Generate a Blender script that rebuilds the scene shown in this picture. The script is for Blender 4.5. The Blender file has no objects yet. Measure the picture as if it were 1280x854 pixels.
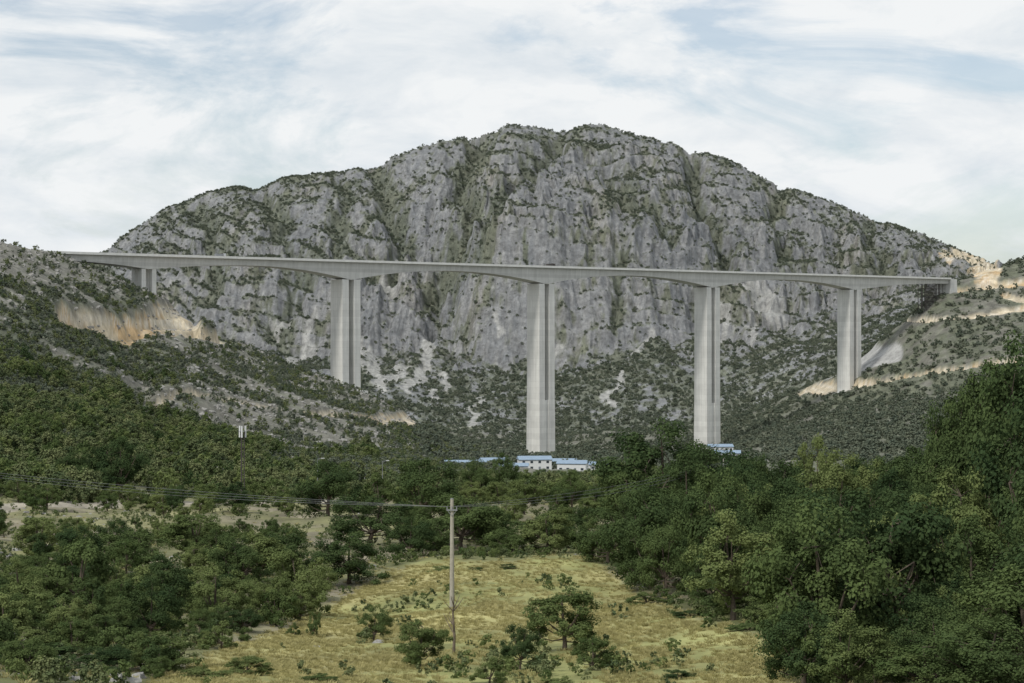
import bpy, math, numpy as np, time
from mathutils import Vector, Matrix
F=2489.0
T0=time.time()
rng=np.random.default_rng(7)
sc=bpy.context.scene
# ------------------------------------------------------------------ noise
_p=np.random.default_rng(3).permutation(256); _p=np.concatenate([_p,_p]).astype(np.int32)
_a=np.random.default_rng(5).uniform(0,2*np.pi,256); _gx=np.cos(_a).astype(np.float32); _gy=np.sin(_a).astype(np.float32)
def gn(x,y,seed=0):
    x=x+seed*17.31; y=y+seed*9.77
    xi=np.floor(x); yi=np.floor(y); fx=(x-xi).astype(np.float32); fy=(y-yi).astype(np.float32)
    xi=xi.astype(np.int32)&255; yi=yi.astype(np.int32)&255
    def g(i,j,dx,dy):
        h=_p[_p[i&255]+(j&255)]
        return _gx[h]*dx+_gy[h]*dy
    u=fx*fx*fx*(fx*(fx*6-15)+10); v=fy*fy*fy*(fy*(fy*6-15)+10)
    a=g(xi,yi,fx,fy); b=g(xi+1,yi,fx-1,fy); c=g(xi,yi+1,fx,fy-1); d=g(xi+1,yi+1,fx-1,fy-1)
    return 1.5*((a+(b-a)*u)*(1-v)+(c+(d-c)*u)*v)
def fbm(x,y,o=5,seed=0,gain=.5):
    s=0;a=1;f=1;t=0
    for i in range(o):
        s=s+a*gn(x*f,y*f,seed+i*3); t+=a; a*=gain; f*=2.03
    return s/t
def ridged(x,y,o=5,seed=0,gain=.5):
    s=0;a=1;f=1;t=0
    for i in range(o):
        n=1-np.abs(gn(x*f,y*f,seed+i*5))*1.6; s=s+a*n; t+=a; a*=gain; f*=2.07
    return s/t-.45
def sst(a,b,x):
    t=np.clip((x-a)/(b-a),0,1); return t*t*(3-2*t)
# ------------------------------------------------------------------ terrain
def lin(a,b,n): return np.linspace(a,b,n,endpoint=False)
U=np.concatenate([lin(-.5,-.27,80),lin(-.27,.27,1060),np.linspace(.27,.5,80)])
YR=np.concatenate([lin(8,90,30),lin(90,240,150),lin(240,520,100),lin(520,1300,190),lin(1300,2150,170),
                   lin(2150,3230,520),lin(3230,3500,20),np.linspace(3500,8000,20)])
PX=640+U*F
def K(xs,Y,y,z=None):
    xs=np.array(xs,float)
    Yc=np.interp(PX,xs,np.broadcast_to(np.array(Y,float),xs.shape))
    if z is not None: return Yc,np.full_like(Yc,z)
    return Yc,(427-np.interp(PX,xs,np.array(y,float)))/F*Yc
XA=[-700,0,200,430,580,760,900,1060,1180,1280,1900]
kn=[K([0],5,0,-2.2),
 K([-700,0,200,580,700,900,1060,1180,1280,1900],60,[820,930,950,950,950,950,940,930,920,840]),
 K([-700,0,200,580,700,900,1060,1180,1280,1900],105,[800,845,858,866,864,856,850,840,820,700]),
 K(XA,166,[690,748,770,782,763,765,750,725,675,620,420]),
 K(XA,220,[650,698,706,706,700,700,700,690,655,625,450]),
 K(XA,340,[610,645,652,650,645,645,655,665,665,660,550]),
 K(XA,480,[570,612,628,628,622,618,622,640,650,650,600]),
 K([-700,0,100,200,300,430,580,900,1280,1900],[800,850,900,900,950,1000,900,900,900,900],[400,465,490,520,545,565,592,594,600,560]),
 K([-700,0,60,90,130,200,250,300,430,520,580,676,884,1000,1060,1180,1280,1900],
   [1100,1200,1250,1280,1310,1340,1350,1370,1400,1450,1500,1560,1690,1700,1700,1650,1600,1500],
   [180,297,311,321,338,368,395,424,478,522,560,574,566,535,515,490,475,430]),
 K([-700,0,200,430,580,676,884,960,1060,1110,1180,1230,1280,1900],
   [1700,1750,1800,1850,1850,1850,1880,1860,1830,1880,1930,1970,2000,2000],
   [350,440,490,530,560,562,553,520,470,425,356,336,322,250]),
 K([-700,0,200,430,560,884,960,1060,1110,1180,1230,1280,1900],[2200]*7+[2230,2250,2280,2300,2320,2320],
   [370,440,490,528,545,535,505,455,425,390,370,350,280]),
 K([-700,0,200,430,560,600,740,800,884,1060,1180,1230,1280,1900],[2650,2650,2700,2700,2680,2620,2600,2620,2680,2720,2700,2700,2700,2700],
   [360,430,440,440,450,462,455,440,425,400,365,350,345,290]),
 K([-700,0,130,200,300,430,540,600,680,740,850,900,1060,1180,1230,1280,1900],
   [2870,2870,2870,2880,2880,2880,2890,2740,2700,2730,2790,2860,2880,2880,2880,2880,2880],
   [360,400,360,345,325,305,300,290,285,285,300,315,330,340,340,342,300]),
 K([-700,0,100,130,150,170,200,240,280,350,430,460,480,540,590,620,640,690,740,790,850,900,940,1000,1060,1100,1150,1180,1230,1280,1900],
   3110,[380,350,328,318,300,283,262,246,235,222,215,207,199,181,169,160,157,161,156,166,184,197,216,240,259,276,294,306,327,338,330]),
 K([-700,0,200,640,1060,1280,1900],3550,[400,370,300,200,300,360,360]),
 K([0],8000,0,-150)]
KY=np.array([k[0] for k in kn]); KZ=np.array([k[1] for k in kn])
Z=np.stack([np.interp(YR,KY[:,c],KZ[:,c]) for c in range(len(U))],axis=1)
def blur(a,r,ax):
    n=a.shape[ax]; o=0; t=0
    for k in range(-r,r+1):
        w=math.exp(-2.0*(k/r)**2); idx=np.clip(np.arange(n)+k,0,n-1)
        o=o+w*np.take(a,idx,axis=ax); t+=w
    return o/t
Z=blur(Z,8,1); Z=blur(Z,8,0)
UU,YY=np.meshgrid(U,YR); XX=UU*YY
px=640+UU*F
py0=427-Z/YY*F
WB1=fbm(XX/60,YY/60,3,41); WB2=fbm(XX/60,YY/60,3,47)
def segd(pts,wob=0):
    d=np.full(px.shape,1e9)
    qx=px+wob*WB1; qy=py0+wob*WB2
    for (ax,ay),(bx,by) in zip(pts[:-1],pts[1:]):
        vx,vy=bx-ax,by-ay; t=np.clip(((qx-ax)*vx+(qy-ay)*vy)/(vx*vx+vy*vy),0,1)
        d=np.minimum(d,np.hypot(qx-ax-t*vx,qy-ay-t*vy))
    return d
far=sst(2150,2500,YY)
A=np.interp(YR,[0,100,300,600,1000,1250,1500,2100,2600,2850,3050,3120,3600],[.15,.4,1.,4,10,4,6,11,20,30,14,5,25])[:,None]
wx=XX+40*fbm(XX/300,YY/300,3,11); wy=YY+40*fbm(XX/300,YY/300,3,13)
N1=fbm(wx/170,wy/210,4,1)
N2=ridged(wx/75,wy/260,4,21)
N3=ridged(wx/24,wy/70,5,31,.62)
near=1-sst(250,700,YY)
Zn=A*(N1*1.1)*(1-near)+A*near*fbm(XX/18,YY/18,5,2)*1.6
rocky=far*sst(2450,2750,YY)
calm=1-.45*sst(520,360,px)          # smoother left flank
Zn+=rocky*(N2*A*1.55+N3*A*.6)*calm+(1-near)*(1-rocky)*N3*A*.3
gul=0
for pts,w,dp in [([(600,172),(575,215),(592,260),(560,330),(548,410)],17,44),([(862,205),(880,260),(908,335)],13,40),
                 ([(965,250),(990,340)],13,30),([(470,215),(505,300),(480,350)],15,26),([(330,240),(380,330),(350,400)],17,22),
                 ([(700,175),(650,215),(610,270),(600,330)],11,24),([(1080,275),(1110,350)],13,22),([(740,200),(800,260),(850,300)],13,20),
                 ([(250,260),(280,330),(260,380)],13,14),([(430,240),(420,330)],10,14),([(660,300),(690,400)],8,10),([(780,320),(770,400)],8,12)]:
    g=np.exp(-(segd(pts,22)/w)**2)*(YY>2400)*(YY<3200); gul=np.maximum(gul,g); Zn-=g*dp
Z=Z+Zn
bw=fbm(XX/240,YY/240,3,101); tilt=.16*XX-.0003*(XX-150)**2
topm=rocky*sst(3110,3040,YY)*(.35+.65*sst(-.3,.3,fbm(XX/150,YY/150,3,111)))
tt=(Z+tilt)/27+bw*2.4; fr=tt-np.floor(tt)
Z+=topm*27*(sst(.2,.8,fr)-fr)*.75
tt=(Z+tilt)/9+bw*6; fr=tt-np.floor(tt)
Z+=topm*9*(sst(.2,.8,fr)-fr)*.4
Zg=segd([(150,400),(190,520),(230,620)],20); Z-=(YY>560)*(YY<1500)*(px<600)*8*np.exp(-(Zg/22)**2)
def band(pts,w,wob=5,lo=500,hi=2150):
    return np.clip(1-segd(pts,wob)/w,0,1)*(YY>lo)*(YY<hi)
cutA=band([(86,398),(150,400),(212,394),(235,404)],19,7,700,1500)
cutA=np.maximum(cutA,band([(215,408),(292,422)],9,5,700,1500))
cutB=band([(195,497),(280,504),(350,515),(430,521),(470,524)],4.5,3,700,1600)
cutC=band([(475,523),(527,526)],10,4,700,1650)
cutD=band([(1000,490),(1040,482),(1090,474)],6,3,1500,2150)
cutD=np.maximum(cutD,.7*band([(1090,474),(1150,468),(1280,450)],4,3,1500,2150))
cutE=band([(1190,330),(1215,328),(1235,340)],19,8,1500,3300)
cutF=band([(1180,364),(1230,354),(1290,349)],4,4,1500,2150)
cutG=band([(1090,408),(1150,403),(1200,395),(1290,381)],3.4,4,1500,2150)
cutH=band([(1255,366),(1290,374)],6,4,1500,2150)
slab=band([(1030,468),(1070,452),(1120,440)],12,2,1500,2150)
for c,dp in ((cutA,11),(cutB,4),(cutC,4),(cutD,5),(cutF,5),(cutG,3),(cutH,3),(slab,3)):
    Z-=dp*sst(0,.5,c)
q=sst(.1,.5,cutA); tq=Z/7; fq=tq-np.floor(tq); Z+=q*7*(sst(.55,.95,fq)-fq)*.8
ZX=np.gradient(Z,U,axis=1)/YY; ZY=np.gradient(Z,YR,axis=0)-UU*ZX
slope=np.hypot(ZX,ZY)
def H(X,Y):
    X=np.asarray(X,float);Y=np.asarray(Y,float)
    u=X/Y; ci=np.interp(u,U,np.arange(len(U))); ri=np.interp(Y,YR,np.arange(len(YR)))
    c0=np.clip(ci.astype(int),0,len(U)-2); r0=np.clip(ri.astype(int),0,len(YR)-2); a=ci-c0;b=ri-r0
    return (Z[r0,c0]*(1-a)+Z[r0,c0+1]*a)*(1-b)+(Z[r0+1,c0]*(1-a)+Z[r0+1,c0+1]*a)*b
py=427-Z/YY*F
def poly(pts,X,Yv):
    ins=np.zeros(np.shape(X),bool); n=len(pts)
    for i in range(n):
        x1,y1=pts[i]; x2,y2=pts[(i+1)%n]
        c=((y1>Yv)!=(y2>Yv)); ins^=c&(X<(x2-x1)*(Yv-y1)/((y2-y1)+1e-9)+x1)
    return ins
MEAD=[(90,900),(270,814),(350,785),(410,758),(470,718),(540,702),(640,704),(735,694),(800,744),(870,774),(965,800),(1000,900)]
def C(r,g,b): return np.array([r,g,b],np.float32)
n_a=fbm(XX/90,YY/90,5,61); n_b=fbm(XX/14,YY/14,5,67,.6); n_c=fbm(XX/260,YY/260,3,71)
n_s=fbm(XX/7,Z/45,4,73,.6)
n_d=fbm(XX/38,YY/38,5,77,.6)
def mix(a,b,t): t=np.clip(t,0,1)[...,None].astype(np.float32); return a*(1-t)+b*t
rock=mix(C(.215,.225,.235),C(.345,.345,.34),.5+.9*n_b+.6*n_a)  # mountain rock tones: bluish, dark ends lifted, distance haze painted into the colour
rock=mix(rock,C(.38,.345,.295),sst(.1,.5,n_a+.6*n_d)*.4)
rock=mix(rock,C(.15,.16,.172),sst(.0,.55,n_s+.3*n_b)*.6)
rock=mix(rock,C(.42,.42,.41),sst(.2,.6,n_d)*.45)
vegc=mix(C(.10,.12,.085),C(.15,.165,.105),.5+n_b+.4*n_a)  # scrub green lifted, aerial haze baked into the base colour
low=sst(370,470,py)
vfar=.66+.16*low-.40*sst(.5,1.2,slope)+.75*n_a+.9*n_b+.8*n_d+.75*gul+.25*n_c
vfar+=.14*sst(520,300,px)*sst(440,300,py)
vfar=sst(.36,.80,vfar)
vmid=.46+.75*n_a+.9*n_b+.6*n_d+.40*sst(470,600,py)*sst(420,200,px)+.3*sst(200,60,px)*sst(330,420,py)-.22*sst(400,320,py)*(px<600)+.2*sst(500,900,px)
vmid=sst(.25,.78,vmid)
soil=mix(C(.15,.148,.125),C(.26,.255,.225),.5+n_b+.6*n_a)
cm=mix(soil,vegc*.92,vmid*.8)
cf=mix(rock,vegc,vfar*.78)
scr=0
for pts,w in [([(478,345),(500,352),(470,372)],8),([(385,415),(370,445)],7),([(350,400),(365,395),(345,390)],5),([(465,455),(478,485),(500,470)],11),
              ([(530,430),(535,455),(515,490)],9),([(945,370),(970,385)],15),([(940,395),(938,420)],6),([(900,385),(905,420)],6),
              ([(455,420),(450,455)],5),([(400,395),(380,435)],4),([(490,305),(495,325)],5),([(620,400),(625,430)],4),([(560,470),(540,500)],5),([(700,430),(690,440)],5),
              ([(780,470),(760,500)],4),([(820,420),(800,450)],4),([(600,500),(590,530)],4)]:
    scr=np.maximum(scr,np.clip(1.3-segd(pts,20)/w,0,1)*(YY>2150)*(YY<3000))
scr=sst(.1,.7,scr+.9*n_b*(scr>0))
cf=mix(cf,C(.42,.42,.405),scr*.85)
w=sst(2080,2280,YY)
col=mix(cm,cf,w)
veg=vmid*(1-w)+vfar*(1-scr)*w
n_g=fbm(XX/5,YY/5,5,81,.6); n_h=fbm(XX/22,YY/22,4,85)
dry=mix(C(.31,.285,.125),C(.41,.375,.18),.5+.9*n_g)
dry=mix(dry,C(.20,.225,.08),sst(-.3,.4,n_h+.5*n_g)*.7)
dirt=mix(C(.15,.135,.09),C(.29,.26,.19),.5+1.1*n_g)
grn=mix(C(.09,.105,.042),C(.17,.175,.075),.5+n_g)
mead=poly(MEAD,px+12*n_g,py+14*n_h)
mk=blur(blur(mead.astype(np.float32),3,0),5,1)
terr=.8*sst(-.1,.25,n_h+.15*n_g)*sst(706,672,py)*sst(616,630,py)
cn=mix(mix(dirt,grn,sst(-.4,.2,n_h+.3*n_g)),mix(dry,dirt*1.05,(1-mk)*.5),np.maximum(mk,terr))
trk=np.clip(1-segd([(-60,640),(60,634),(160,632),(300,629),(480,628)],3)/4,0,1)*(YY>300)*(YY<560)
cn=mix(cn,C(.34,.31,.25),sst(0,.4,trk))
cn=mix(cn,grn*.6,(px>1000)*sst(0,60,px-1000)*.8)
col=mix(cn,col,sst(430,620,YY))
veg=np.where(YY<500,.6,veg)
cuts=np.maximum.reduce([cutA,cutB,cutC,cutD*.9,cutE,cutF,cutG,cutH])
tan=mix(C(.48,.42,.31),C(.45,.33,.19),sst(-.1,.5,n_b+n_a)); tan=mix(tan,C(.58,.54,.46),sst(-.05,.3,fbm(XX/60,Z/2.2,4,91))*.8)
col=mix(col,tan,sst(.05,.3,cuts+.25*n_b*(cuts>0)))
col=mix(col,C(.34,.34,.33),sst(.1,.35,slab))
veg=veg*(1-sst(.0,.2,np.maximum(cuts,slab)))
rgh=np.interp(YR,[0,100,400,900,1500,2200,2700],[.05,.12,.5,1.2,1.8,3,6])[:,None]*(1-.7*sst(0,.3,np.maximum(cuts,slab)))
nr,nc=Z.shape
def fastmesh(name,V,Q,mats,mi=None,attrs=(),smooth=False):
    me=bpy.data.meshes.new(name); V=np.asarray(V,np.float32); Q=np.asarray(Q,np.int32)
    me.vertices.add(len(V)); me.vertices.foreach_set('co',V.ravel())
    k=Q.shape[1]; me.loops.add(Q.size); me.loops.foreach_set('vertex_index',Q.ravel())
    me.polygons.add(len(Q)); me.polygons.foreach_set('loop_start',np.arange(len(Q),dtype=np.int32)*k)
    if mi is not None: me.polygons.foreach_set('material_index',np.asarray(mi,np.int32))
    for m in mats: me.materials.append(m)
    me.update(calc_edges=True)
    for (an,t,dom,d) in attrs:
        a=me.attributes.new(an,t,dom); a.data.foreach_set({'FLOAT':'value','FLOAT_COLOR':'color','FLOAT_VECTOR':'vector','INT':'value'}[t],np.ascontiguousarray(d).ravel())
    me.polygons.foreach_set('use_smooth',np.full(len(Q),smooth))
    return me
def link(o,parent=None):
    sc.collection.objects.link(o)
    if parent: o.parent=parent
    return o
# ------------------------------------------------------------------ materials
def newmat(n):
    m=bpy.data.materials.new(n); m.use_nodes=True; nt=m.node_tree; b=nt.nodes['Principled BSDF']
    b.inputs['Roughness'].default_value=.9; b.inputs['Specular IOR Level'].default_value=.15
    return m,nt,b
def nd(nt,t,**k):
    n=nt.nodes.new(t)
    for a,v in k.items():
        if a in n.inputs.keys(): n.inputs[a].default_value=v
        else: setattr(n,a,v)
    return n
def mathn(nt,op,a,b=None):
    n=nt.nodes.new('ShaderNodeMath'); n.operation=op
    for i,v in enumerate((a,b)):
        if v is None: continue
        if isinstance(v,(int,float)): n.inputs[i].default_value=v
        else: nt.links.new(v,n.inputs[i])
    return n.outputs[0]
def maprange(nt,v,a,b,c,d):
    n=nt.nodes.new('ShaderNodeMapRange'); nt.links.new(v,n.inputs[0])
    for i,k in enumerate((a,b,c,d)): n.inputs[i+1].default_value=k
    return n.outputs[0]
def vscale(nt,colr,fac):
    n=nt.nodes.new('ShaderNodeVectorMath'); n.operation='SCALE'; nt.links.new(colr,n.inputs[0])
    if isinstance(fac,(int,float)): n.inputs['Scale'].default_value=fac
    else: nt.links.new(fac,n.inputs['Scale'])
    return n.outputs[0]
def noise(nt,vec,s,d=6,r=.6,dist=0):
    n=nt.nodes.new('ShaderNodeTexNoise'); n.inputs['Scale'].default_value=s; n.inputs['Detail'].default_value=d; n.inputs['Roughness'].default_value=r; n.inputs['Distortion'].default_value=dist
    nt.links.new(vec,n.inputs['Vector']); return n.outputs[0]
mt,nt,b=newmat('terrain_rock_and_scrub')
tc=nd(nt,'ShaderNodeTexCoord'); at=nd(nt,'ShaderNodeAttribute',attribute_name='Col'); ar=nd(nt,'ShaderNodeAttribute',attribute_name='rgh')
ob=tc.outputs['Object']
mp=nt.nodes.new('ShaderNodeMapping'); mp.inputs['Scale'].default_value=(1,1,.25); nt.links.new(ob,mp.inputs[0])
nA=noise(nt,ob,.12,11,.7); nB=noise(nt,mp.outputs[0],.08,9,.68)
f=mathn(nt,'MULTIPLY',maprange(nt,nA,.3,.7,.62,1.38),maprange(nt,nB,.3,.7,.74,1.26))
nt.links.new(vscale(nt,at.outputs['Color'],f),b.inputs['Base Color'])
bp=nt.nodes.new('ShaderNodeBump'); bp.inputs['Strength'].default_value=1.; nt.links.new(mathn(nt,'ADD',nA,nB),bp.inputs['Height']); nt.links.new(ar.outputs['Fac'],bp.inputs['Distance'])
nt.links.new(bp.outputs[0],b.inputs['Normal'])
idx=np.arange(nr*nc).reshape(nr,nc)
Q=np.stack([idx[:-1,:-1],idx[:-1,1:],idx[1:,1:],idx[1:,:-1]],-1).reshape(-1,4)
V=np.stack([XX,YY,Z],-1).reshape(-1,3)
C4=np.concatenate([col.reshape(-1,3),np.ones((nr*nc,1),np.float32)],1).astype(np.float32)
tm=fastmesh('terrain',V,Q,[mt],None,[('Col','FLOAT_COLOR','POINT',C4),('rgh','FLOAT','POINT',rgh.astype(np.float32))],True)
link(bpy.data.objects.new('terrain',tm))
print('T terrain',time.time()-T0)
def leafmat(n,dark,light,tr=.25,ow=.6):
    m=bpy.data.materials.new(n); m.use_nodes=True; nt=m.node_tree; nt.nodes.remove(nt.nodes['Principled BSDF'])
    d=nt.nodes.new('ShaderNodeBsdfDiffuse')
    oi=nd(nt,'ShaderNodeObjectInfo'); at=nd(nt,'ShaderNodeAttribute',attribute_name='shade')
    v=mathn(nt,'ADD',mathn(nt,'MULTIPLY',oi.outputs['Random'],ow),mathn(nt,'MULTIPLY',at.outputs['Fac'],1-ow))
    cr=nt.nodes.new('ShaderNodeValToRGB'); nt.links.new(v,cr.inputs[0])
    cr.color_ramp.elements[0].position=.12; cr.color_ramp.elements[0].color=(*dark,1)
    cr.color_ramp.elements[1].position=.88; cr.color_ramp.elements[1].color=(*light,1)
    nt.links.new(cr.outputs[0],d.inputs['Color']); out=nt.nodes['Material Output']
    if tr>0:
        t=nt.nodes.new('ShaderNodeBsdfTranslucent'); nt.links.new(vscale(nt,cr.outputs[0],1.3),t.inputs[0])
        mx=nt.nodes.new('ShaderNodeMixShader'); mx.inputs[0].default_value=tr
        nt.links.new(d.outputs[0],mx.inputs[1]); nt.links.new(t.outputs[0],mx.inputs[2]); nt.links.new(mx.outputs[0],out.inputs[0])
    else: nt.links.new(d.outputs[0],out.inputs[0])
    return m
def flat(n,c,ns=2.,amt=.2,rough=.8,metal=0):
    m,nt,b=newmat(n); tc=nd(nt,'ShaderNodeTexCoord')
    k=maprange(nt,noise(nt,tc.outputs['Object'],ns,6),.3,.7,1-amt,1+amt)
    rgb=nt.nodes.new('ShaderNodeRGB'); rgb.outputs[0].default_value=(*c,1)
    nt.links.new(vscale(nt,rgb.outputs[0],k),b.inputs['Base Color']); b.inputs['Roughness'].default_value=rough; b.inputs['Metallic'].default_value=metal
    return m
M_leafD=leafmat('leaf_dark',(.038,.064,.028),(.11,.148,.054),.18)
M_leafL=leafmat('leaf_light',(.066,.10,.036),(.17,.205,.078),.2)
M_mid=leafmat('leaf_mid_distance',(.062,.09,.044),(.175,.195,.09),0)
M_far=leafmat('leaf_far_hazed',(.088,.11,.084),(.155,.172,.122),0)  # pale blue-grey greens: haze is painted into the leaf colour, no volume
M_bark=flat('bark',(.11,.09,.07),5,.35)
M_straw=leafmat('straw',(.26,.24,.105),(.45,.41,.20),.2)
M_stone=flat('limestone',(.28,.275,.26),3,.3)
# ------------------------------------------------------------------ plants
def tube(V,Q,pts,rad,n=6):
    pts=np.array(pts,float); b0=sum(len(v) for v in V)
    for i,p in enumerate(pts):
        d=pts[min(i+1,len(pts)-1)]-pts[max(i-1,0)]; d/=np.linalg.norm(d)+1e-9
        a=np.cross(d,[.3,1,.1]); a/=np.linalg.norm(a)+1e-9; c=np.cross(d,a)
        th=np.arange(n)*2*np.pi/n
        V.append(p+rad[i]*(np.cos(th)[:,None]*a+np.sin(th)[:,None]*c))
    for i in range(len(pts)-1):
        for k in range(n):
            Q.append([b0+i*n+k,b0+i*n+(k+1)%n,b0+(i+1)*n+(k+1)%n,b0+(i+1)*n+k])
def plant(name,seed,Ht,W,nlobe,nclump,nleaf,leaf,base,mat,wood=True,spread=1.0):
    r=np.random.default_rng(seed); V=[];Q=[]
    cz=Ht*(base+(1-base)*.5); rz=Ht*(1-base)*.5; rx=W/2
    lob=[(np.array([r.uniform(-.12,.12)*W,r.uniform(-.12,.12)*W,cz+rz*.52]),.42)]
    for i in range(nlobe):
        a=2*np.pi*(i*1.618+r.uniform(-.2,.2)); hz=-.66+1.15*(i+.5)/nlobe; q=r.uniform(.38,.70)*(1-.25*max(hz,0))
        lob.append((np.array([math.cos(a)*rx*q,math.sin(a)*rx*q,cz+rz*(hz+r.uniform(-.1,.1))]),r.uniform(.26,.46)))
    P=[];N=[];S=[]; tops=[]
    per=nleaf//nclump; ls=r.uniform(-.22,.22,len(lob))
    for k in range(nclump):
        lc,lr=lob[k%len(lob)]
        d=r.normal(size=3); d/=np.linalg.norm(d); d[2]=abs(d[2])*.9 if r.random()<.45 else d[2]
        c=lc+d*np.array([rx,rx,rz])*lr*r.uniform(.55,1.1)
        cr=rx*r.uniform(.12,.25)*spread; tops.append((c,lc))
        dd=r.normal(size=(per,3)); dd/=np.linalg.norm(dd,axis=1)[:,None]
        p=c+dd*(r.random((per,1))**.45)*cr*np.array([1,1,.85])
        out=(p-np.array([0,0,cz-rz*.3])); out/=np.linalg.norm(out,axis=1)[:,None]+1e-9
        n=dd*.75+out*.5+r.normal(size=(per,3))*.4+np.array([0,0,.3]); n/=np.linalg.norm(n,axis=1)[:,None]
        P.append(p);N.append(n);S.append(np.clip(.5+ls[k%len(lob)]+r.uniform(-.3,.3)+r.normal(size=per)*.15,0,1))
    P=np.concatenate(P);N=np.concatenate(N);S=np.concatenate(S)
    keep=P[:,2]>.05; P=P[keep];N=N[keep];S=S[keep]
    if wood:
        top=lob[0][0]; tr=W*.022+.03
        pts=[[0,0,-.6],[r.uniform(-.1,.1),r.uniform(-.1,.1),Ht*.14],[top[0]*.4,top[1]*.4,cz-rz*.3],top]
        tube(V,Q,pts,[tr*1.35,tr,tr*.7,tr*.25],7)
        for lc,lr in lob[1:]:
            s=np.array(pts[1])*(.5)+np.array(pts[2])*.5; s[2]=min(s[2],lc[2]*.8); m=(s+lc)/2+np.array([0,0,-.04*Ht]); tube(V,Q,[s,m,lc],[tr*.5,tr*.35,tr*.15],5)
        for c,lc in tops[::2]: tube(V,Q,[lc,(lc+c)/2+r.normal(size=3)*.01*W,c],[tr*.16,tr*.1,tr*.04],3)
    nb=len(Q); V0=np.concatenate(V) if V else np.zeros((0,3))
    a=np.cross(N,r.normal(size=N.shape)); a/=np.linalg.norm(a,axis=1)[:,None]; c=np.cross(N,a)
    s=leaf*r.uniform(.6,1.3,(len(P),1))
    L=np.stack([P+a*s*.5,P+c*s*.36+N*s*.08,P-a*s*.5,P-c*s*.36+N*s*.08],1).reshape(-1,3)
    QL=np.arange(len(P)*4).reshape(-1,4)+len(V0)
    QA=np.concatenate([np.array(Q,int).reshape(-1,4),QL]); mi=np.r_[np.zeros(nb,int),np.ones(len(P),int)]
    return fastmesh(name,np.concatenate([V0,L]),QA,[M_bark,mat],mi,[('shade','FLOAT','FACE',np.r_[np.zeros(nb),S].astype(np.float32))])
OAK=[plant('oak_mesh',100+i,8,8.0,12,92,17500,.2,.01,M_leafD) for i in range(6)]
ASH=[plant('ash_mesh',200+i,8,7.0,11,74,13000,.2,.01,M_leafL) for i in range(4)]
BUSH=[plant('bush_mesh',300+i,3,3.6,8,42,6000,.14,.0,[M_leafD,M_leafL,M_leafL,M_leafD][i%4]) for i in range(4)]
def cset(name,meshes):
    c=bpy.data.collections.new(name)
    for i,m in enumerate(meshes): c.objects.link(bpy.data.objects.new(name+'_part_%d'%i,m))
    return c
C_mid=cset('forest_source',[plant('forest_mesh',400+i,7,6.5,8,40,1500,.5,.02,[M_mid,M_leafL,M_mid,M_leafD,M_mid][i],False,1.2) for i in range(5)])
C_far=cset('scrub_source',[plant('scrub_mesh',500+i,4,5,5,18,180,1.0,0,M_far,False,1.3) for i in range(5)])
C_hill=cset('hill_scrub_source',[plant('hill_scrub_mesh',540+i,3,3.6,5,22,380,.42,0,M_mid if i%2 else M_far,False,1.25) for i in range(5)])
def scatter(name,pts,scl,coll,nvar,rotx=0):
    n=len(pts); me=bpy.data.meshes.new(name); me.vertices.add(n); me.vertices.foreach_set('co',np.asarray(pts,np.float32).ravel())
    rot=np.zeros((n,3),np.float32); rot[:,2]=rng.uniform(0,6.28,n); rot[:,0]=rng.uniform(-1,1,n)*rotx; rot[:,1]=rng.uniform(-1,1,n)*rotx
    a=me.attributes.new('rot','FLOAT_VECTOR','POINT'); a.data.foreach_set('vector',rot.ravel())
    s=np.asarray(scl,np.float32); s=np.repeat(s[:,None],3,1) if s.ndim==1 else s
    a=me.attributes.new('scl','FLOAT_VECTOR','POINT'); a.data.foreach_set('vector',np.ascontiguousarray(s).ravel())
    a=me.attributes.new('vid','INT','POINT'); a.data.foreach_set('value',rng.integers(0,nvar,n).astype(np.int32))
    o=link(bpy.data.objects.new(name,me))
    ng=bpy.data.node_groups.new(name,'GeometryNodeTree')
    ng.interface.new_socket('Geometry',in_out='INPUT',socket_type='NodeSocketGeometry'); ng.interface.new_socket('Geometry',in_out='OUTPUT',socket_type='NodeSocketGeometry')
    gi=ng.nodes.new('NodeGroupInput'); go=ng.nodes.new('NodeGroupOutput'); ip=ng.nodes.new('GeometryNodeInstanceOnPoints')
    ci=ng.nodes.new('GeometryNodeCollectionInfo'); ci.inputs['Collection'].default_value=coll; ci.inputs['Separate Children'].default_value=True; ci.inputs['Reset Children'].default_value=True
    L=ng.links; L.new(gi.outputs[0],ip.inputs['Points']); L.new(ci.outputs[0],ip.inputs['Instance']); ip.inputs['Pick Instance'].default_value=True
    for an,t,s in (('rot','FLOAT_VECTOR','Rotation'),('scl','FLOAT_VECTOR','Scale'),('vid','INT','Instance Index')):
        na=ng.nodes.new('GeometryNodeInputNamedAttribute'); na.data_type=t; na.inputs['Name'].default_value=an
        L.new(na.outputs['Attribute'],ip.inputs[s])
    L.new(ip.outputs[0],go.inputs[0])
    m=o.modifiers.new('scatter','NODES'); m.node_group=ng
    return o
def sample(n,ylo,yhi,prob):
    r0,r1=np.searchsorted(YR,[ylo,yhi]); 
    ri=rng.integers(r0,r1,n*3); ci=rng.integers(2,nc-2,n*3)
    k=rng.random(n*3)<prob[ri,ci]; ri=ri[k][:n]; ci=ci[k][:n]
    Y=YR[ri]+rng.uniform(-.5,.5,len(ri))*(YR[np.minimum(ri+1,nr-1)]-YR[ri]); u=U[ci]+rng.uniform(-.5,.5,len(ri))*.0005
    X=u*Y; return X,Y,H(X,Y),ri,ci
pv=np.clip(veg*1.0,0.14,1)*(1-.8*scr)*np.clip(1.3-slope*.28,.45,1)*(1-.5*low)
X,Y,z,ri,ci=sample(72000,2150,3230,pv)
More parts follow.
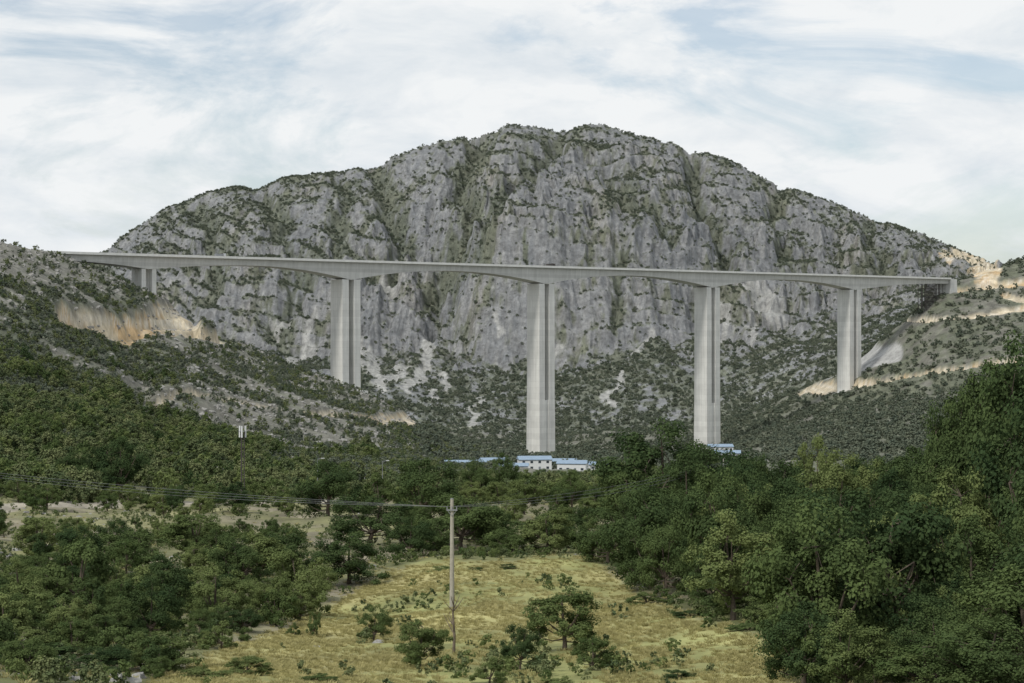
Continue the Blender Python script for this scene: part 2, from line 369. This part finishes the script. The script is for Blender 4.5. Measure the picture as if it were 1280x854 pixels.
s=rng.uniform(.35,1.2,len(X))**1.5*(.85+.15*low[ri,ci]); scatter('mountain_scrub',np.stack([X,Y,z-.4],1),s,C_far,5)
pm=np.clip(veg,.08,1)*(px>520)*(1-sst(0,.15,np.maximum(cuts,slab)))
X,Y,z,ri,ci=sample(12500,1000,2150,pm)
scatter('valley_scrub',np.stack([X,Y,z-.3],1),rng.uniform(.35,1.3,len(X)),C_far,5)
pl=np.clip(veg,.09,1)*(px<=620)*(1-sst(0,.15,cuts))
X,Y,z,ri,ci=sample(24000,620,1450,pl)
scatter('hillside_scrub',np.stack([X,Y,z-.2],1),rng.uniform(.4,1.25,len(X)),C_hill,5)
dens=sst(.35,.85,.30+1.4*n_a+.7*n_b+.95*sst(450,560,py)*sst(400,130,px)-.45*sst(470,400,py))*(px<470)
X,Y,z,ri,ci=sample(4000,400,1000,np.clip(dens,0,1)*sst(420,640,YY+150*(px<120)))
scatter('hillside_forest',np.stack([X,Y,z-.3],1),rng.uniform(.45,1.15,len(X)),C_mid,5)
dens2=(px>330)*(py>588)*.6*(sst(-.2,.3,n_a)*.7+.3)
X,Y,z,ri,ci=sample(2600,400,900,dens2)
xp=640+X/Y*F; k=~((xp>550)&(xp<745)&(Y>760)); X,Y,z,xp=X[k],Y[k],z[k],xp[k]
s=rng.uniform(.5,.9,len(X)); hmax=np.where((xp>545)&(xp<745),(427-587)/F*Y-z,9)+rng.uniform(-.5,1.6,len(X)); s=np.clip(np.minimum(s,hmax/7),.2,2)
scatter('valley_forest',np.stack([X,Y,z-.3],1),s,C_mid,5)
# ---- individual trees
placed=[]
def put(kind,X,Y,h,w,zoff=-.15):
    meshes,h0,w0,nm={'oak':(OAK,8,8.,'oak_tree'),'ash':(ASH,8,7.,'ash_tree'),'bush':(BUSH,3,3.6,'bush')}[kind]
    o=bpy.data.objects.new(nm,meshes[rng.integers(len(meshes))]); link(o)
    o.location=(X,Y,float(H(X,Y))+zoff); o.rotation_euler=(0,0,rng.uniform(0,6.28)); o.scale=(w/w0,w/w0*rng.uniform(.9,1.1),h/h0); placed.append((X,Y,w))
def at_px(kind,x,yt,Y,wpx):
    X=(x-640)/F*Y; g=float(H(X,Y)); h=max((427-yt)/F*Y-g,.6); put(kind,X,Y,h,wpx/F*Y)
for t in [('ash',706,720,130,110),('ash',525,763,120,78),('oak',468,755,143,50),('oak',650,776,118,60),('ash',742,784,114,72),('bush',612,818,110,46),
 ('ash',210,792,116,116),('ash',310,812,112,76),('bush',60,800,114,120),('oak',130,806,111,92),('bush',400,842,107,54),('ash',20,782,118,100),('bush',850,848,107,56),('bush',250,832,108,80),('bush',700,842,107,56),
 ('bush',366,776,150,20),('bush',392,762,150,22),('oak',105,728,165,104),('ash',205,694,178,112),('oak',165,660,215,112),('ash',245,634,240,104),('ash',305,664,200,128),('oak',352,656,213,94),
 ('ash',398,708,182,60),('oak',435,664,202,108),('oak',462,616,252,112),('oak',410,574,350,98),('bush',475,590,350,50),('oak',530,562,320,94),('oak',575,616,243,124),
 ('oak',540,646,236,76),('ash',655,590,330,60),('oak',692,640,248,124),('oak',640,658,235,72),('oak',715,586,370,52),('oak',632,564,420,58),('oak',600,572,420,50),('oak',760,632,213,88),('ash',742,615,330,50),
 ('ash',775,572,330,60),('oak',832,521,268,165),('oak',890,545,250,112),('oak',860,560,238,105),('oak',790,575,260,94),('oak',940,560,235,92),('ash',1022,535,330,60),('oak',980,560,240,92),('oak',830,600,225,108),
 ('oak',1268,404,150,175),('oak',1225,446,165,120),('oak',1195,482,165,100),('oak',1300,460,120,200),('bush',552,716,206,44),('bush',592,720,205,26),('bush',634,716,208,24),('ash',18,708,178,96),('oak',60,688,198,98),('oak',150,545,470,74),('oak',90,560,470,74),
 ('oak',800,690,205,88),('bush',810,738,170,60),('bush',865,768,148,64),('bush',935,792,132,70),('oak',905,720,150,112),('ash',970,745,135,108),
 ('oak',1290,690,84,230),('oak',1230,765,80,170),('ash',1160,785,84,150),('oak',1350,640,86,260)]:
    at_px(*t)
ENVX=[740,770,800,840,890,930,990,1040,1090,1140,1190,1215,1240,1290,1500]; ENVY=[650,570,540,524,546,560,556,542,528,508,486,464,421,404,376]
def far_enough(X,Y,d): return all((X-a)**2+(Y-b)**2>(d*.5+w*.22)**2 for a,b,w in placed)
def mass(n,x0,x1,Y0,Y1,h0,h1,sp,kinds,env,wf=(.85,1.15)):
    c=0
    for _ in range(n*30):
        if c>=n: break
        x=rng.uniform(x0,x1); Y=rng.uniform(Y0,Y1); X=(x-640)/F*Y; g=float(H(X,Y)); yb=427-g/Y*F
        if bool(poly(MEAD,np.array(x),np.array(yb-4))): continue
        if not far_enough(X,Y,sp): continue
        h=rng.uniform(h0,h1); e=env(x)+rng.uniform(0,14)
        if 427-(g+h)/Y*F<e:
            h=(427-e)/F*Y-g
            if h<h0*.55: continue
        put(kinds[rng.integers(len(kinds))],X,Y,h,h*rng.uniform(*wf)); c+=1
mass(160,790,1420,95,300,5.5,11,5.2,['oak','oak','oak','oak','ash'],lambda x:np.interp(x,ENVX,ENVY),(.7,1.0))
mass(40,930,1420,84,130,2.5,5.5,3.2,['ash','oak','bush'],lambda x:720,(.9,1.2))
mass(72,-160,440,135,325,3.,6.5,4.8,['ash','oak','ash','oak','bush'],lambda x:np.interp(x,[0,300,400,500],[632,646,646,660]),(.9,1.2))
mass(24,490,770,222,340,3.,6.,3.8,['oak','oak','ash'],lambda x:618,(.9,1.25))
mass(110,-160,400,106,190,1.,3.4,2.8,['bush','ash','bush','oak'],lambda x:690,(1.,1.5))
mass(80,-60,760,345,470,3,6,4.5,['oak','ash','ash'],lambda x:np.interp(x,[0,300,500,545,745,760],[590,600,598,592,592,590]),(.9,1.3))
print('T trees',time.time()-T0,len(placed))
def tuft(seed):
    r=np.random.default_rng(seed); V=[];n=30
    for i in range(n):
        a=r.uniform(0,6.28); b=r.uniform(0,.25); p=np.array([math.cos(a)*b,math.sin(a)*b,0]); h=r.uniform(.08,.26); l=np.array([math.cos(a),math.sin(a),0])*r.uniform(.05,.2); s=np.array([-math.sin(a),math.cos(a),0])*.02
        V+=[p-s,p+s,p+s*.4+l*.5+[0,0,h*.8],p+l+[0,0,h]]
    return fastmesh('tuft_mesh',np.array(V),np.arange(n*4).reshape(-1,4),[M_straw],None,[('shade','FLOAT','FACE',r.random(n).astype(np.float32))])
C_t=cset('grass_source',[tuft(i) for i in range(4)])
X,Y,z,ri,ci=sample(24000,95,330,np.clip(mk*.9+.1,0,1)*sst(.5,-.2,n_h+n_g))
scatter('dry_grass',np.stack([X,Y,z-.03],1),rng.uniform(.5,1.2,len(X)),C_t,4)
C_w=cset('weed_source',[plant('weed_mesh',600+i,.8,1.1,4,12,260,.12,0,M_leafL if i%2 else M_mid,False,1.3) for i in range(4)])
X,Y,z,ri,ci=sample(6000,95,400,np.clip(.35+.8*sst(0,.5,n_h)-.6*mk,0.014,1)*.6)
scatter('weeds',np.stack([X,Y,z-.05],1),rng.uniform(.4,1.6,len(X)),C_w,4)
import bmesh
def stone(seed):
    bm=bmesh.new(); bmesh.ops.create_icosphere(bm,subdivisions=2,radius=.5); r=np.random.default_rng(seed); o=r.uniform(0,9,3)
    for v in bm.verts:
        d=np.array(v.co); k=1+.35*math.sin(d[0]*7+o[0])*math.cos(d[1]*6+o[1])+.2*r.uniform(-1,1); v.co=Vector(d*k*np.array([1,.8,.6]))
    me=bpy.data.meshes.new('stone_mesh'); bm.to_mesh(me); me.materials.append(M_stone); return me
C_s=cset('stone_source',[stone(i) for i in range(4)])
X,Y,z,ri,ci=sample(2400,100,420,(1-sst(0,.3,mk))*sst(320,60,px)*sst(-.15,.25,n_h)*.9+.006)
scatter('limestone_rocks',np.stack([X,Y,z-.05],1),rng.uniform(.25,1.15,len(X))**1.5,C_s,4,.4)
X,Y,z,ri,ci=sample(5000,600,1450,(px<600)*(1-veg)*.9)
scatter('hillside_boulders',np.stack([X,Y,z],1),rng.uniform(.8,3.4,len(X)),C_s,4,.4)
# ------------------------------------------------------------------ bridge
def concrete(n,c,seg):
    m,nt,b=newmat(n); tc=nd(nt,'ShaderNodeTexCoord'); ob=tc.outputs['Object']
    mp=nt.nodes.new('ShaderNodeMapping'); mp.inputs['Scale'].default_value=(1,1,.05); nt.links.new(ob,mp.inputs[0])
    st=noise(nt,mp.outputs[0],.6,6); bl=noise(nt,ob,.12,8)
    sx=nt.nodes.new('ShaderNodeSeparateXYZ'); nt.links.new(ob,sx.inputs[0])
    q=mathn(nt,'DIVIDE',sx.outputs[2],seg); fl=mathn(nt,'FLOOR',q); wn=nt.nodes.new('ShaderNodeTexWhiteNoise'); wn.noise_dimensions='1D'; nt.links.new(fl,wn.inputs['W'])
    fr=mathn(nt,'FRACT',q); ln=mathn(nt,'LESS_THAN',fr,.05)
    k=mathn(nt,'MULTIPLY',maprange(nt,st,.3,.7,.86,1.08),maprange(nt,bl,.3,.7,.92,1.08))
    k=mathn(nt,'MULTIPLY',k,maprange(nt,wn.outputs['Value'],0,1,.94,1.04)); k=mathn(nt,'MULTIPLY',k,maprange(nt,ln,0,1,1,.9))
    rgb=nt.nodes.new('ShaderNodeRGB'); rgb.outputs[0].default_value=(*c,1)
    nt.links.new(vscale(nt,rgb.outputs[0],k),b.inputs['Base Color']); return m
M_con=concrete('concrete_pier',(.64,.64,.61),4.5)
M_deck=concrete('concrete_deck',(.58,.58,.555),50)
M_par=flat('concrete_parapet',(.68,.68,.65),.3,.1)
M_asph=flat('asphalt',(.05,.05,.05),2,.2)
Y0=1440.; D=np.array([.7528,.658,0]); T=np.array([.658,-.7528,0]); P0=np.array([-.0836*Y0,Y0,0]); ANG=math.atan2(.658,.7528)
def dz(s): return np.interp(s,[-220,707],[56.9,59.7])
piers=[-166.7,0,190,380,568]
def depth(s):
    P=[-230,-166.7,0,190,380,568,707]; M=[4.8,9,13.2,13.2,13.2,12.5,4.8]
    for i in range(6):
        if P[i]<=s<=P[i+1]:
            t=(s-P[i])/(P[i+1]-P[i])
            if i==0: return 4.8+4.2*t**2
            if i==5: return 4.6+7.9*(1-t)**2
            a=abs(2*t-1)**2; e=M[i] if t<.5 else M[i+1]
            return 4.8+(e-4.8)*a
    return 4.8
bridge=link(bpy.data.objects.new('viaduct_bridge',None))
def pmesh(name,V,Q,mat,parent,smooth=False):
    me=bpy.data.meshes.new(name); me.from_pydata([tuple(map(float,v)) for v in V],[],[tuple(int(i) for i in q) for q in Q]); me.materials.append(mat); me.update()
    o=bpy.data.objects.new(name,me); link(o,parent); return o
def sweep(name,ss,sec,mat):
    V=[];Q=[];n=None
    for s in ss:
        c=sec(s); n=len(c)
        for (t,z) in c: V.append(P0+D*s+T*t+np.array([0,0,dz(s)+z]))
    for i in range(len(ss)-1):
        for k in range(n): Q.append([i*n+k,i*n+(k+1)%n,(i+1)*n+(k+1)%n,(i+1)*n+k])
    Q.append(list(range(n))[::-1]); Q.append([(len(ss)-1)*n+k for k in range(n)])
    return pmesh(name,V,Q,mat,bridge)
SS=np.arange(-262,708,3.0)
sweep('box_girder',SS,lambda s:[(7.6,-1.0),(7.0,-depth(s)),(-7.0,-depth(s)),(-7.6,-1.0)],M_deck)
sweep('deck_slab',SS,lambda s:[(-10.5,0),(10.5,0),(10.5,-.55),(7.65,-1.02),(-7.65,-1.02),(-10.5,-.55)],M_deck)
sweep('road_surface',SS,lambda s:[(-9.6,.08),(9.6,.08),(9.6,.004),(-9.6,.004)],M_asph)
for sg in (1,-1): sweep('parapet',SS,lambda s:[(sg*10.55,-.45),(sg*10.55,1.1),(sg*10.2,1.1),(sg*10.2,-.45)][::sg],M_par)
def obox(name,s,t,z0,z1,ls,lt,mat,parent,taper=1.):
    V=[]
    for z,k in ((z0,taper),(z1,1.)):
        for a,b in ((-1,-1),(1,-1),(1,1),(-1,1)): V.append(P0+D*(s+a*ls/2*k)+T*(t+b*lt/2*k)+np.array([0,0,z]))
    return pmesh(name,V,[(3,2,1,0),(4,5,6,7),(0,1,5,4),(1,2,6,5),(2,3,7,6),(3,0,4,7)],mat,parent)
zj={0:-34,190:-46,380:-52,568:-60}
for s in piers[1:]:
    g=min(float(H(*(P0+D*(s+a)+T*b)[:2])) for a in (-8,8) for b in (-7,7)); top=dz(s)-depth(s)+.3
    L=16.;w=14.4; j=max(zj[s],g-1) if s!=568 else g-2
    for a in (-1,1): 
        obox('pier_wall',s+a*(L/2-2.8),0,j-.5,top,5.6,w,M_con,bridge,1.03)
    for zc in np.arange(j+22,top-10,26.):
        obox('pier_diaphragm',s,-2.5,zc,zc+1.6,L-11.4,w-7,M_con,bridge)
    if j>g: 
        for a in (-1,1): obox('pier_base_wall',s+a*(L/2-3.1),0,g-6,j,6.4,w+.7,M_con,bridge,1.04)
        obox('pier_base_core',s,0,g-6,j-.05,4.6,w-.8,M_con,bridge,1.03)
    obox('pier_footing',s,0,g-8,g+1.5,24,22,M_con,bridge)
for a in (-4,4):
    for b in (-4.4,4.4): 
        obox('short_pier',-166.7+a,b,float(H(*(P0-D*166.7)[:2]))-12,dz(-166.7)-8.6,3.2,4.2,M_con,bridge)
obox('abutment',712,0,30,dz(707)-.2,10.4,19,M_con,bridge)
obox('abutment',-258,0,30,dz(-250)-4.6,8,19,M_con,bridge)
scf=link(bpy.data.objects.new('scaffolding',None)); M_steel=flat('steel_dark',(.10,.09,.085),3,.3,.6,.4)
for s in range(676,706,5):
    for t in (-5,0,5):
        q=P0+D*s+T*t; obox('tower_leg',s,t,float(H(q[0],q[1]))-2,dz(s)-depth(s)-.4,.5,.5,M_steel,scf)
for zz in range(30,54,4):
    for t in (-5,0,5): obox('ledger',690.5,t,zz,zz+.3,29,.3,M_steel,scf)
def prim(name,kind,loc,dim,mat,parent,rot=(0,0,0),seg=12,r2=None,bev=0):
    bm=bmesh.new()
    if kind=='box': bmesh.ops.create_cube(bm,size=1); bmesh.ops.scale(bm,vec=dim,verts=bm.verts)
    else: bmesh.ops.create_cone(bm,cap_ends=True,segments=seg,radius1=dim[0],radius2=dim[0] if r2 is None else r2,depth=dim[2])
    if bev: bmesh.ops.bevel(bm,geom=bm.edges[:],offset=bev,segments=2,affect='EDGES')
    me=bpy.data.meshes.new(name); bm.to_mesh(me); bm.free(); me.materials.append(mat)
    o=bpy.data.objects.new(name,me); o.location=loc; o.rotation_euler=rot; return link(o,parent)
M_white=flat('white_paint',(.62,.63,.63),1,.06,.6); M_blue=flat('blue_sheet_roof',(.24,.32,.41),1,.15,.5); M_glass=flat('window_glass',(.04,.05,.06),1,.1,.2)
M_pole=flat('pole_concrete',(.36,.34,.29),3,.15); M_wood=flat('weathered_wood',(.16,.13,.10),4,.3)
M_gray=flat('galvanised_steel',(.30,.31,.32),2,.15,.5,.5); M_door=flat('door_grey',(.2,.22,.25),2,.1)
M_wire=flat('cable_grey',(.20,.21,.21),2,.1)
def house(x,yb,Y,wpx,h,dep,yaw,roof=M_blue):
    X=(x-640)/F*Y; e=link(bpy.data.objects.new('prefab_building',None)); zb=(427-yb)/F*Y; W=wpx/F*Y
    e.location=(X,Y,zb); e.rotation_euler=(0,0,yaw)
    prim('plinth','box',(0,0,-3.1),(W+.4,dep+.4,6.2),M_pole,e)
    prim('walls','box',(0,0,h/2),(W,dep,h-.01),M_white,e)
    rh=dep*.16; o=.5
    V=[(-W/2-o,-dep/2-o,h-.05),(W/2+o,-dep/2-o,h-.05),(W/2+o,dep/2+o,h-.05),(-W/2-o,dep/2+o,h-.05),(-W/2-o,0,h+rh),(W/2+o,0,h+rh)]
    pmesh('roof',V,[(0,1,5,4),(2,3,4,5),(0,4,3),(1,2,5),(3,2,1,0)],roof,e)
    n=max(2,int(W/3.2))
    for fl in range(max(1,int(h//2.8))):
        for i in range(n):
            cx=-W/2+(i+.5)*W/n
            if i==n//2 and fl==0: prim('door','box',(cx,-dep/2-.03,1.05),(1.,.1,2.1),M_door,e)
            else: prim('window','box',(cx,-dep/2-.03,fl*2.8+1.6),(1.3,.1,1.1),M_glass,e)
    prim('eave_stripe','box',(0,-dep/2-.04,h-.25),(W-.1,.12,.3),M_blue,e)
for a in [(582,587,960,58,3.2,9,.05),(640,590,930,40,3.0,8,-.05),(668,588,985,40,5.6,10,.12),(716,590,940,36,4.2,9,-.18),(618,583,1020,34,3.1,9,.25),(748,588,1000,26,3.2,8,.1),
          (908,573,1200,34,3.4,10,-.1),(900,564,1330,30,3.2,10,.1),(700,584,1050,40,3.2,9,0)]: house(*a)
def upole(x,Y,yt):
    X=(x-640)/F*Y; g=float(H(X,Y)); h=(427-yt)/F*Y-g; e=link(bpy.data.objects.new('utility_pole',None)); e.location=(X,Y,g)
    prim('shaft','cone',(0,0,h/2-.5),(.22,0,h+1),M_pole,e,seg=14,r2=.14)
    prim('crossarm','box',(0,-.2,h-.9),(.9,.1,.12),M_gray,e); prim('cap','cone',(0,0,h+.03),(.15,0,.06),M_gray,e)
    prim('brace','box',(.2,-.18,h-1.15),(.04,.04,.6),M_gray,e,(0,.7,0)); prim('brace','box',(-.2,-.18,h-1.15),(.04,.04,.6),M_gray,e,(0,-.7,0))
    A=[]
    for dx in (-.4,0.,.4):
        prim('insulator','cone',(dx,-.2,h-.72),(.05,0,.2),M_gray,e,seg=8,r2=.03); A.append(Vector((X+dx,Y-.2,g+h-.62)))
    return A
A=upole(565,166,624); B=upole(-190,260,560); Cc=upole(905,262,572)
def wire(a,b,sag,r=.012):
    cu=bpy.data.curves.new('power_line','CURVE'); cu.dimensions='3D'; cu.bevel_depth=r; sp=cu.splines.new('POLY'); n=30; sp.points.add(n-1)
    for i in range(n):
        t=i/(n-1); p=a.lerp(b,t); p=Vector((p.x,p.y,p.z-sag*4*t*(1-t))); sp.points[i].co=(*p,1)
    cu.materials.append(M_wire); link(bpy.data.objects.new('power_line',cu))
for i in range(3): wire(A[i],B[i],.8+.35*i); wire(A[i],Cc[i],.7+.3*i)
dt=[];dq=[]; r=np.random.default_rng(77); tube(dt,dq,[[0,0,-.4],[.05,0,1.2],[-.05,.1,2.6],[.05,.1,3.8]],[.12,.09,.06,.02],6)
for i in range(9):
    z0=r.uniform(1,3.2); a=r.uniform(0,6.28); L=r.uniform(.5,1.2); tube(dt,dq,[[0,0,z0],[math.cos(a)*L*.5,math.sin(a)*L*.5,z0+L*.5],[math.cos(a)*L,math.sin(a)*L,z0+L*1.1]],[.045,.03,.012],4)
me=fastmesh('dead_tree',np.concatenate(dt),np.array(dq),[M_wood]); o=link(bpy.data.objects.new('dead_tree',me)); X=(567-640)/F*132; o.location=(X,132,float(H(X,132)))
Ym=480; X=(303-640)/F*Ym; g=float(H(X,Ym)); e=link(bpy.data.objects.new('telecom_mast',None)); e.location=(X,Ym,g); h=(427-533)/F*Ym-g
for a in range(3):
    q=a*2.094; prim('leg','cone',(math.cos(q)*.45,math.sin(q)*.45,(h-1)/2),(.11,0,h-1),M_steel,e)
for k in range(int((h-1)/1.1)):
    prim('ring','cone',(0,0,.8+k*1.1),(.5,0,.08),M_steel,e,seg=3)
for a in range(3):
    q=a*2.094+.5; prim('panel_antenna','box',(math.cos(q)*.8,math.sin(q)*.8,h-1.3),(.35,.35,2.8),M_white,e,(0,0,q),bev=.03)
prim('head_frame','cone',(0,0,h-1.2),(.75,0,.15),M_gray,e)
for x,yt,Y in ((397,574,500),(478,577,520)):
    X=(x-640)/F*Y; g=float(H(X,Y)); h=(427-yt)/F*Y-g; e=link(bpy.data.objects.new('street_lamp',None)); e.location=(X,Y,g)
    prim('post','cone',(0,0,h/2),(.11,0,h),M_gray,e,r2=.06); prim('arm','cone',(.6,0,h+.1),(.05,0,1.3),M_gray,e,(0,1.45,0)); prim('lantern','box',(1.35,0,h+.2),(.9,.35,.18),M_white,e,bev=.05)
e=link(bpy.data.objects.new('guard_rail',None)); e.location=(0,0,0)
for i in range(9):
    x=252+i*4.2; Y=430; X=(x-640)/F*Y; g=float(H(X,Y)); prim('post','box',(X,Y,g+.4),(.18,.15,1.1),M_white,e)
    if i<8: prim('rail','box',(X+.36,Y-.1,g+.75),(.78,.06,.3),M_white,e)
def truck(s,t,mat):
    q=P0+D*s+T*t; e=link(bpy.data.objects.new('dump_truck',None)); e.location=(q[0],q[1],dz(s)+.08); e.rotation_euler=(0,0,ANG)
    prim('chassis','box',(0,0,.85),(8,1,.3),M_steel,e); prim('cab','box',(3.1,0,2.0),(1.9,2.4,2.2),mat,e,bev=.15); prim('windscreen','box',(4.06,0,2.4),(.05,2.,.8),M_glass,e)
    prim('dump_body','box',(-1.2,0,1.9),(5.4,2.5,1.6),M_gray if mat is M_white else M_steel,e,bev=.08); prim('headboard','box',(1.7,0,2.9),(.15,2.5,.5),M_steel,e)
    for a in (3,-1.6,-3.):
        for b in (-1.05,1.05): prim('wheel','cone',(a,b,.52),(.52,0,.35),M_asph,e,(math.pi/2,0,0),seg=16)
truck(196,5,M_steel); truck(430,5,M_white); truck(-110,5,M_white)
# ------------------------------------------------------------------ light, sky, camera
el=math.radians(47); S=Vector((-.58,-.70,0)).normalized()*math.cos(el); S.z=math.sin(el)
sd=bpy.data.lights.new('sun','SUN'); sd.energy=2.4; sd.angle=math.radians(8); sd.color=(1,.96,.89); so=link(bpy.data.objects.new('sun',sd)); so.rotation_euler=S.to_track_quat('Z','Y').to_euler()
w=bpy.data.worlds.new('World'); sc.world=w; w.use_nodes=True; nt=w.node_tree; bg=nt.nodes['Background']
sk=nt.nodes.new('ShaderNodeTexSky'); sk.sky_type='NISHITA'; sk.sun_disc=False; sk.sun_elevation=el; sk.sun_rotation=math.atan2(S.x,S.y)
bg.inputs['Strength'].default_value=.11; nt.links.new(sk.outputs[0],bg.inputs[0])
b2=nt.nodes.new('ShaderNodeBackground'); tc=nt.nodes.new('ShaderNodeTexCoord')
mp=nt.nodes.new('ShaderNodeMapping'); mp.inputs['Scale'].default_value=(1,1,2.6); mp.inputs['Location'].default_value=(.1,.4,.35); nt.links.new(tc.outputs['Generated'],mp.inputs[0])
c1=noise(nt,mp.outputs[0],6.5,9,.6,.6); c2=noise(nt,mp.outputs[0],14,8,.6,.3)
cr=nt.nodes.new('ShaderNodeValToRGB'); nt.links.new(c2,cr.inputs[0]); cr.color_ramp.elements[0].position=.32; cr.color_ramp.elements[0].color=(.70,.76,.81,1); cr.color_ramp.elements[1].position=.58; cr.color_ramp.elements[1].color=(.89,.91,.92,1)
nt.links.new(cr.outputs[0],b2.inputs[0])
mx=nt.nodes.new('ShaderNodeMixShader'); nt.links.new(maprange(nt,c1,.38,.50,.4,1.),mx.inputs[0]); nt.links.new(bg.outputs[0],mx.inputs[1]); nt.links.new(b2.outputs[0],mx.inputs[2]); nt.links.new(mx.outputs[0],nt.nodes['World Output'].inputs[0])
cd=bpy.data.cameras.new('camera'); cd.lens=70; cd.sensor_width=36; cd.clip_start=.5; cd.clip_end=20000; co=link(bpy.data.objects.new('camera',cd)); co.rotation_euler=(math.pi/2,0,0); sc.camera=co
sc.view_settings.view_transform='Standard'; sc.view_settings.look='None'; sc.view_settings.exposure=0
print('T end',time.time()-T0)
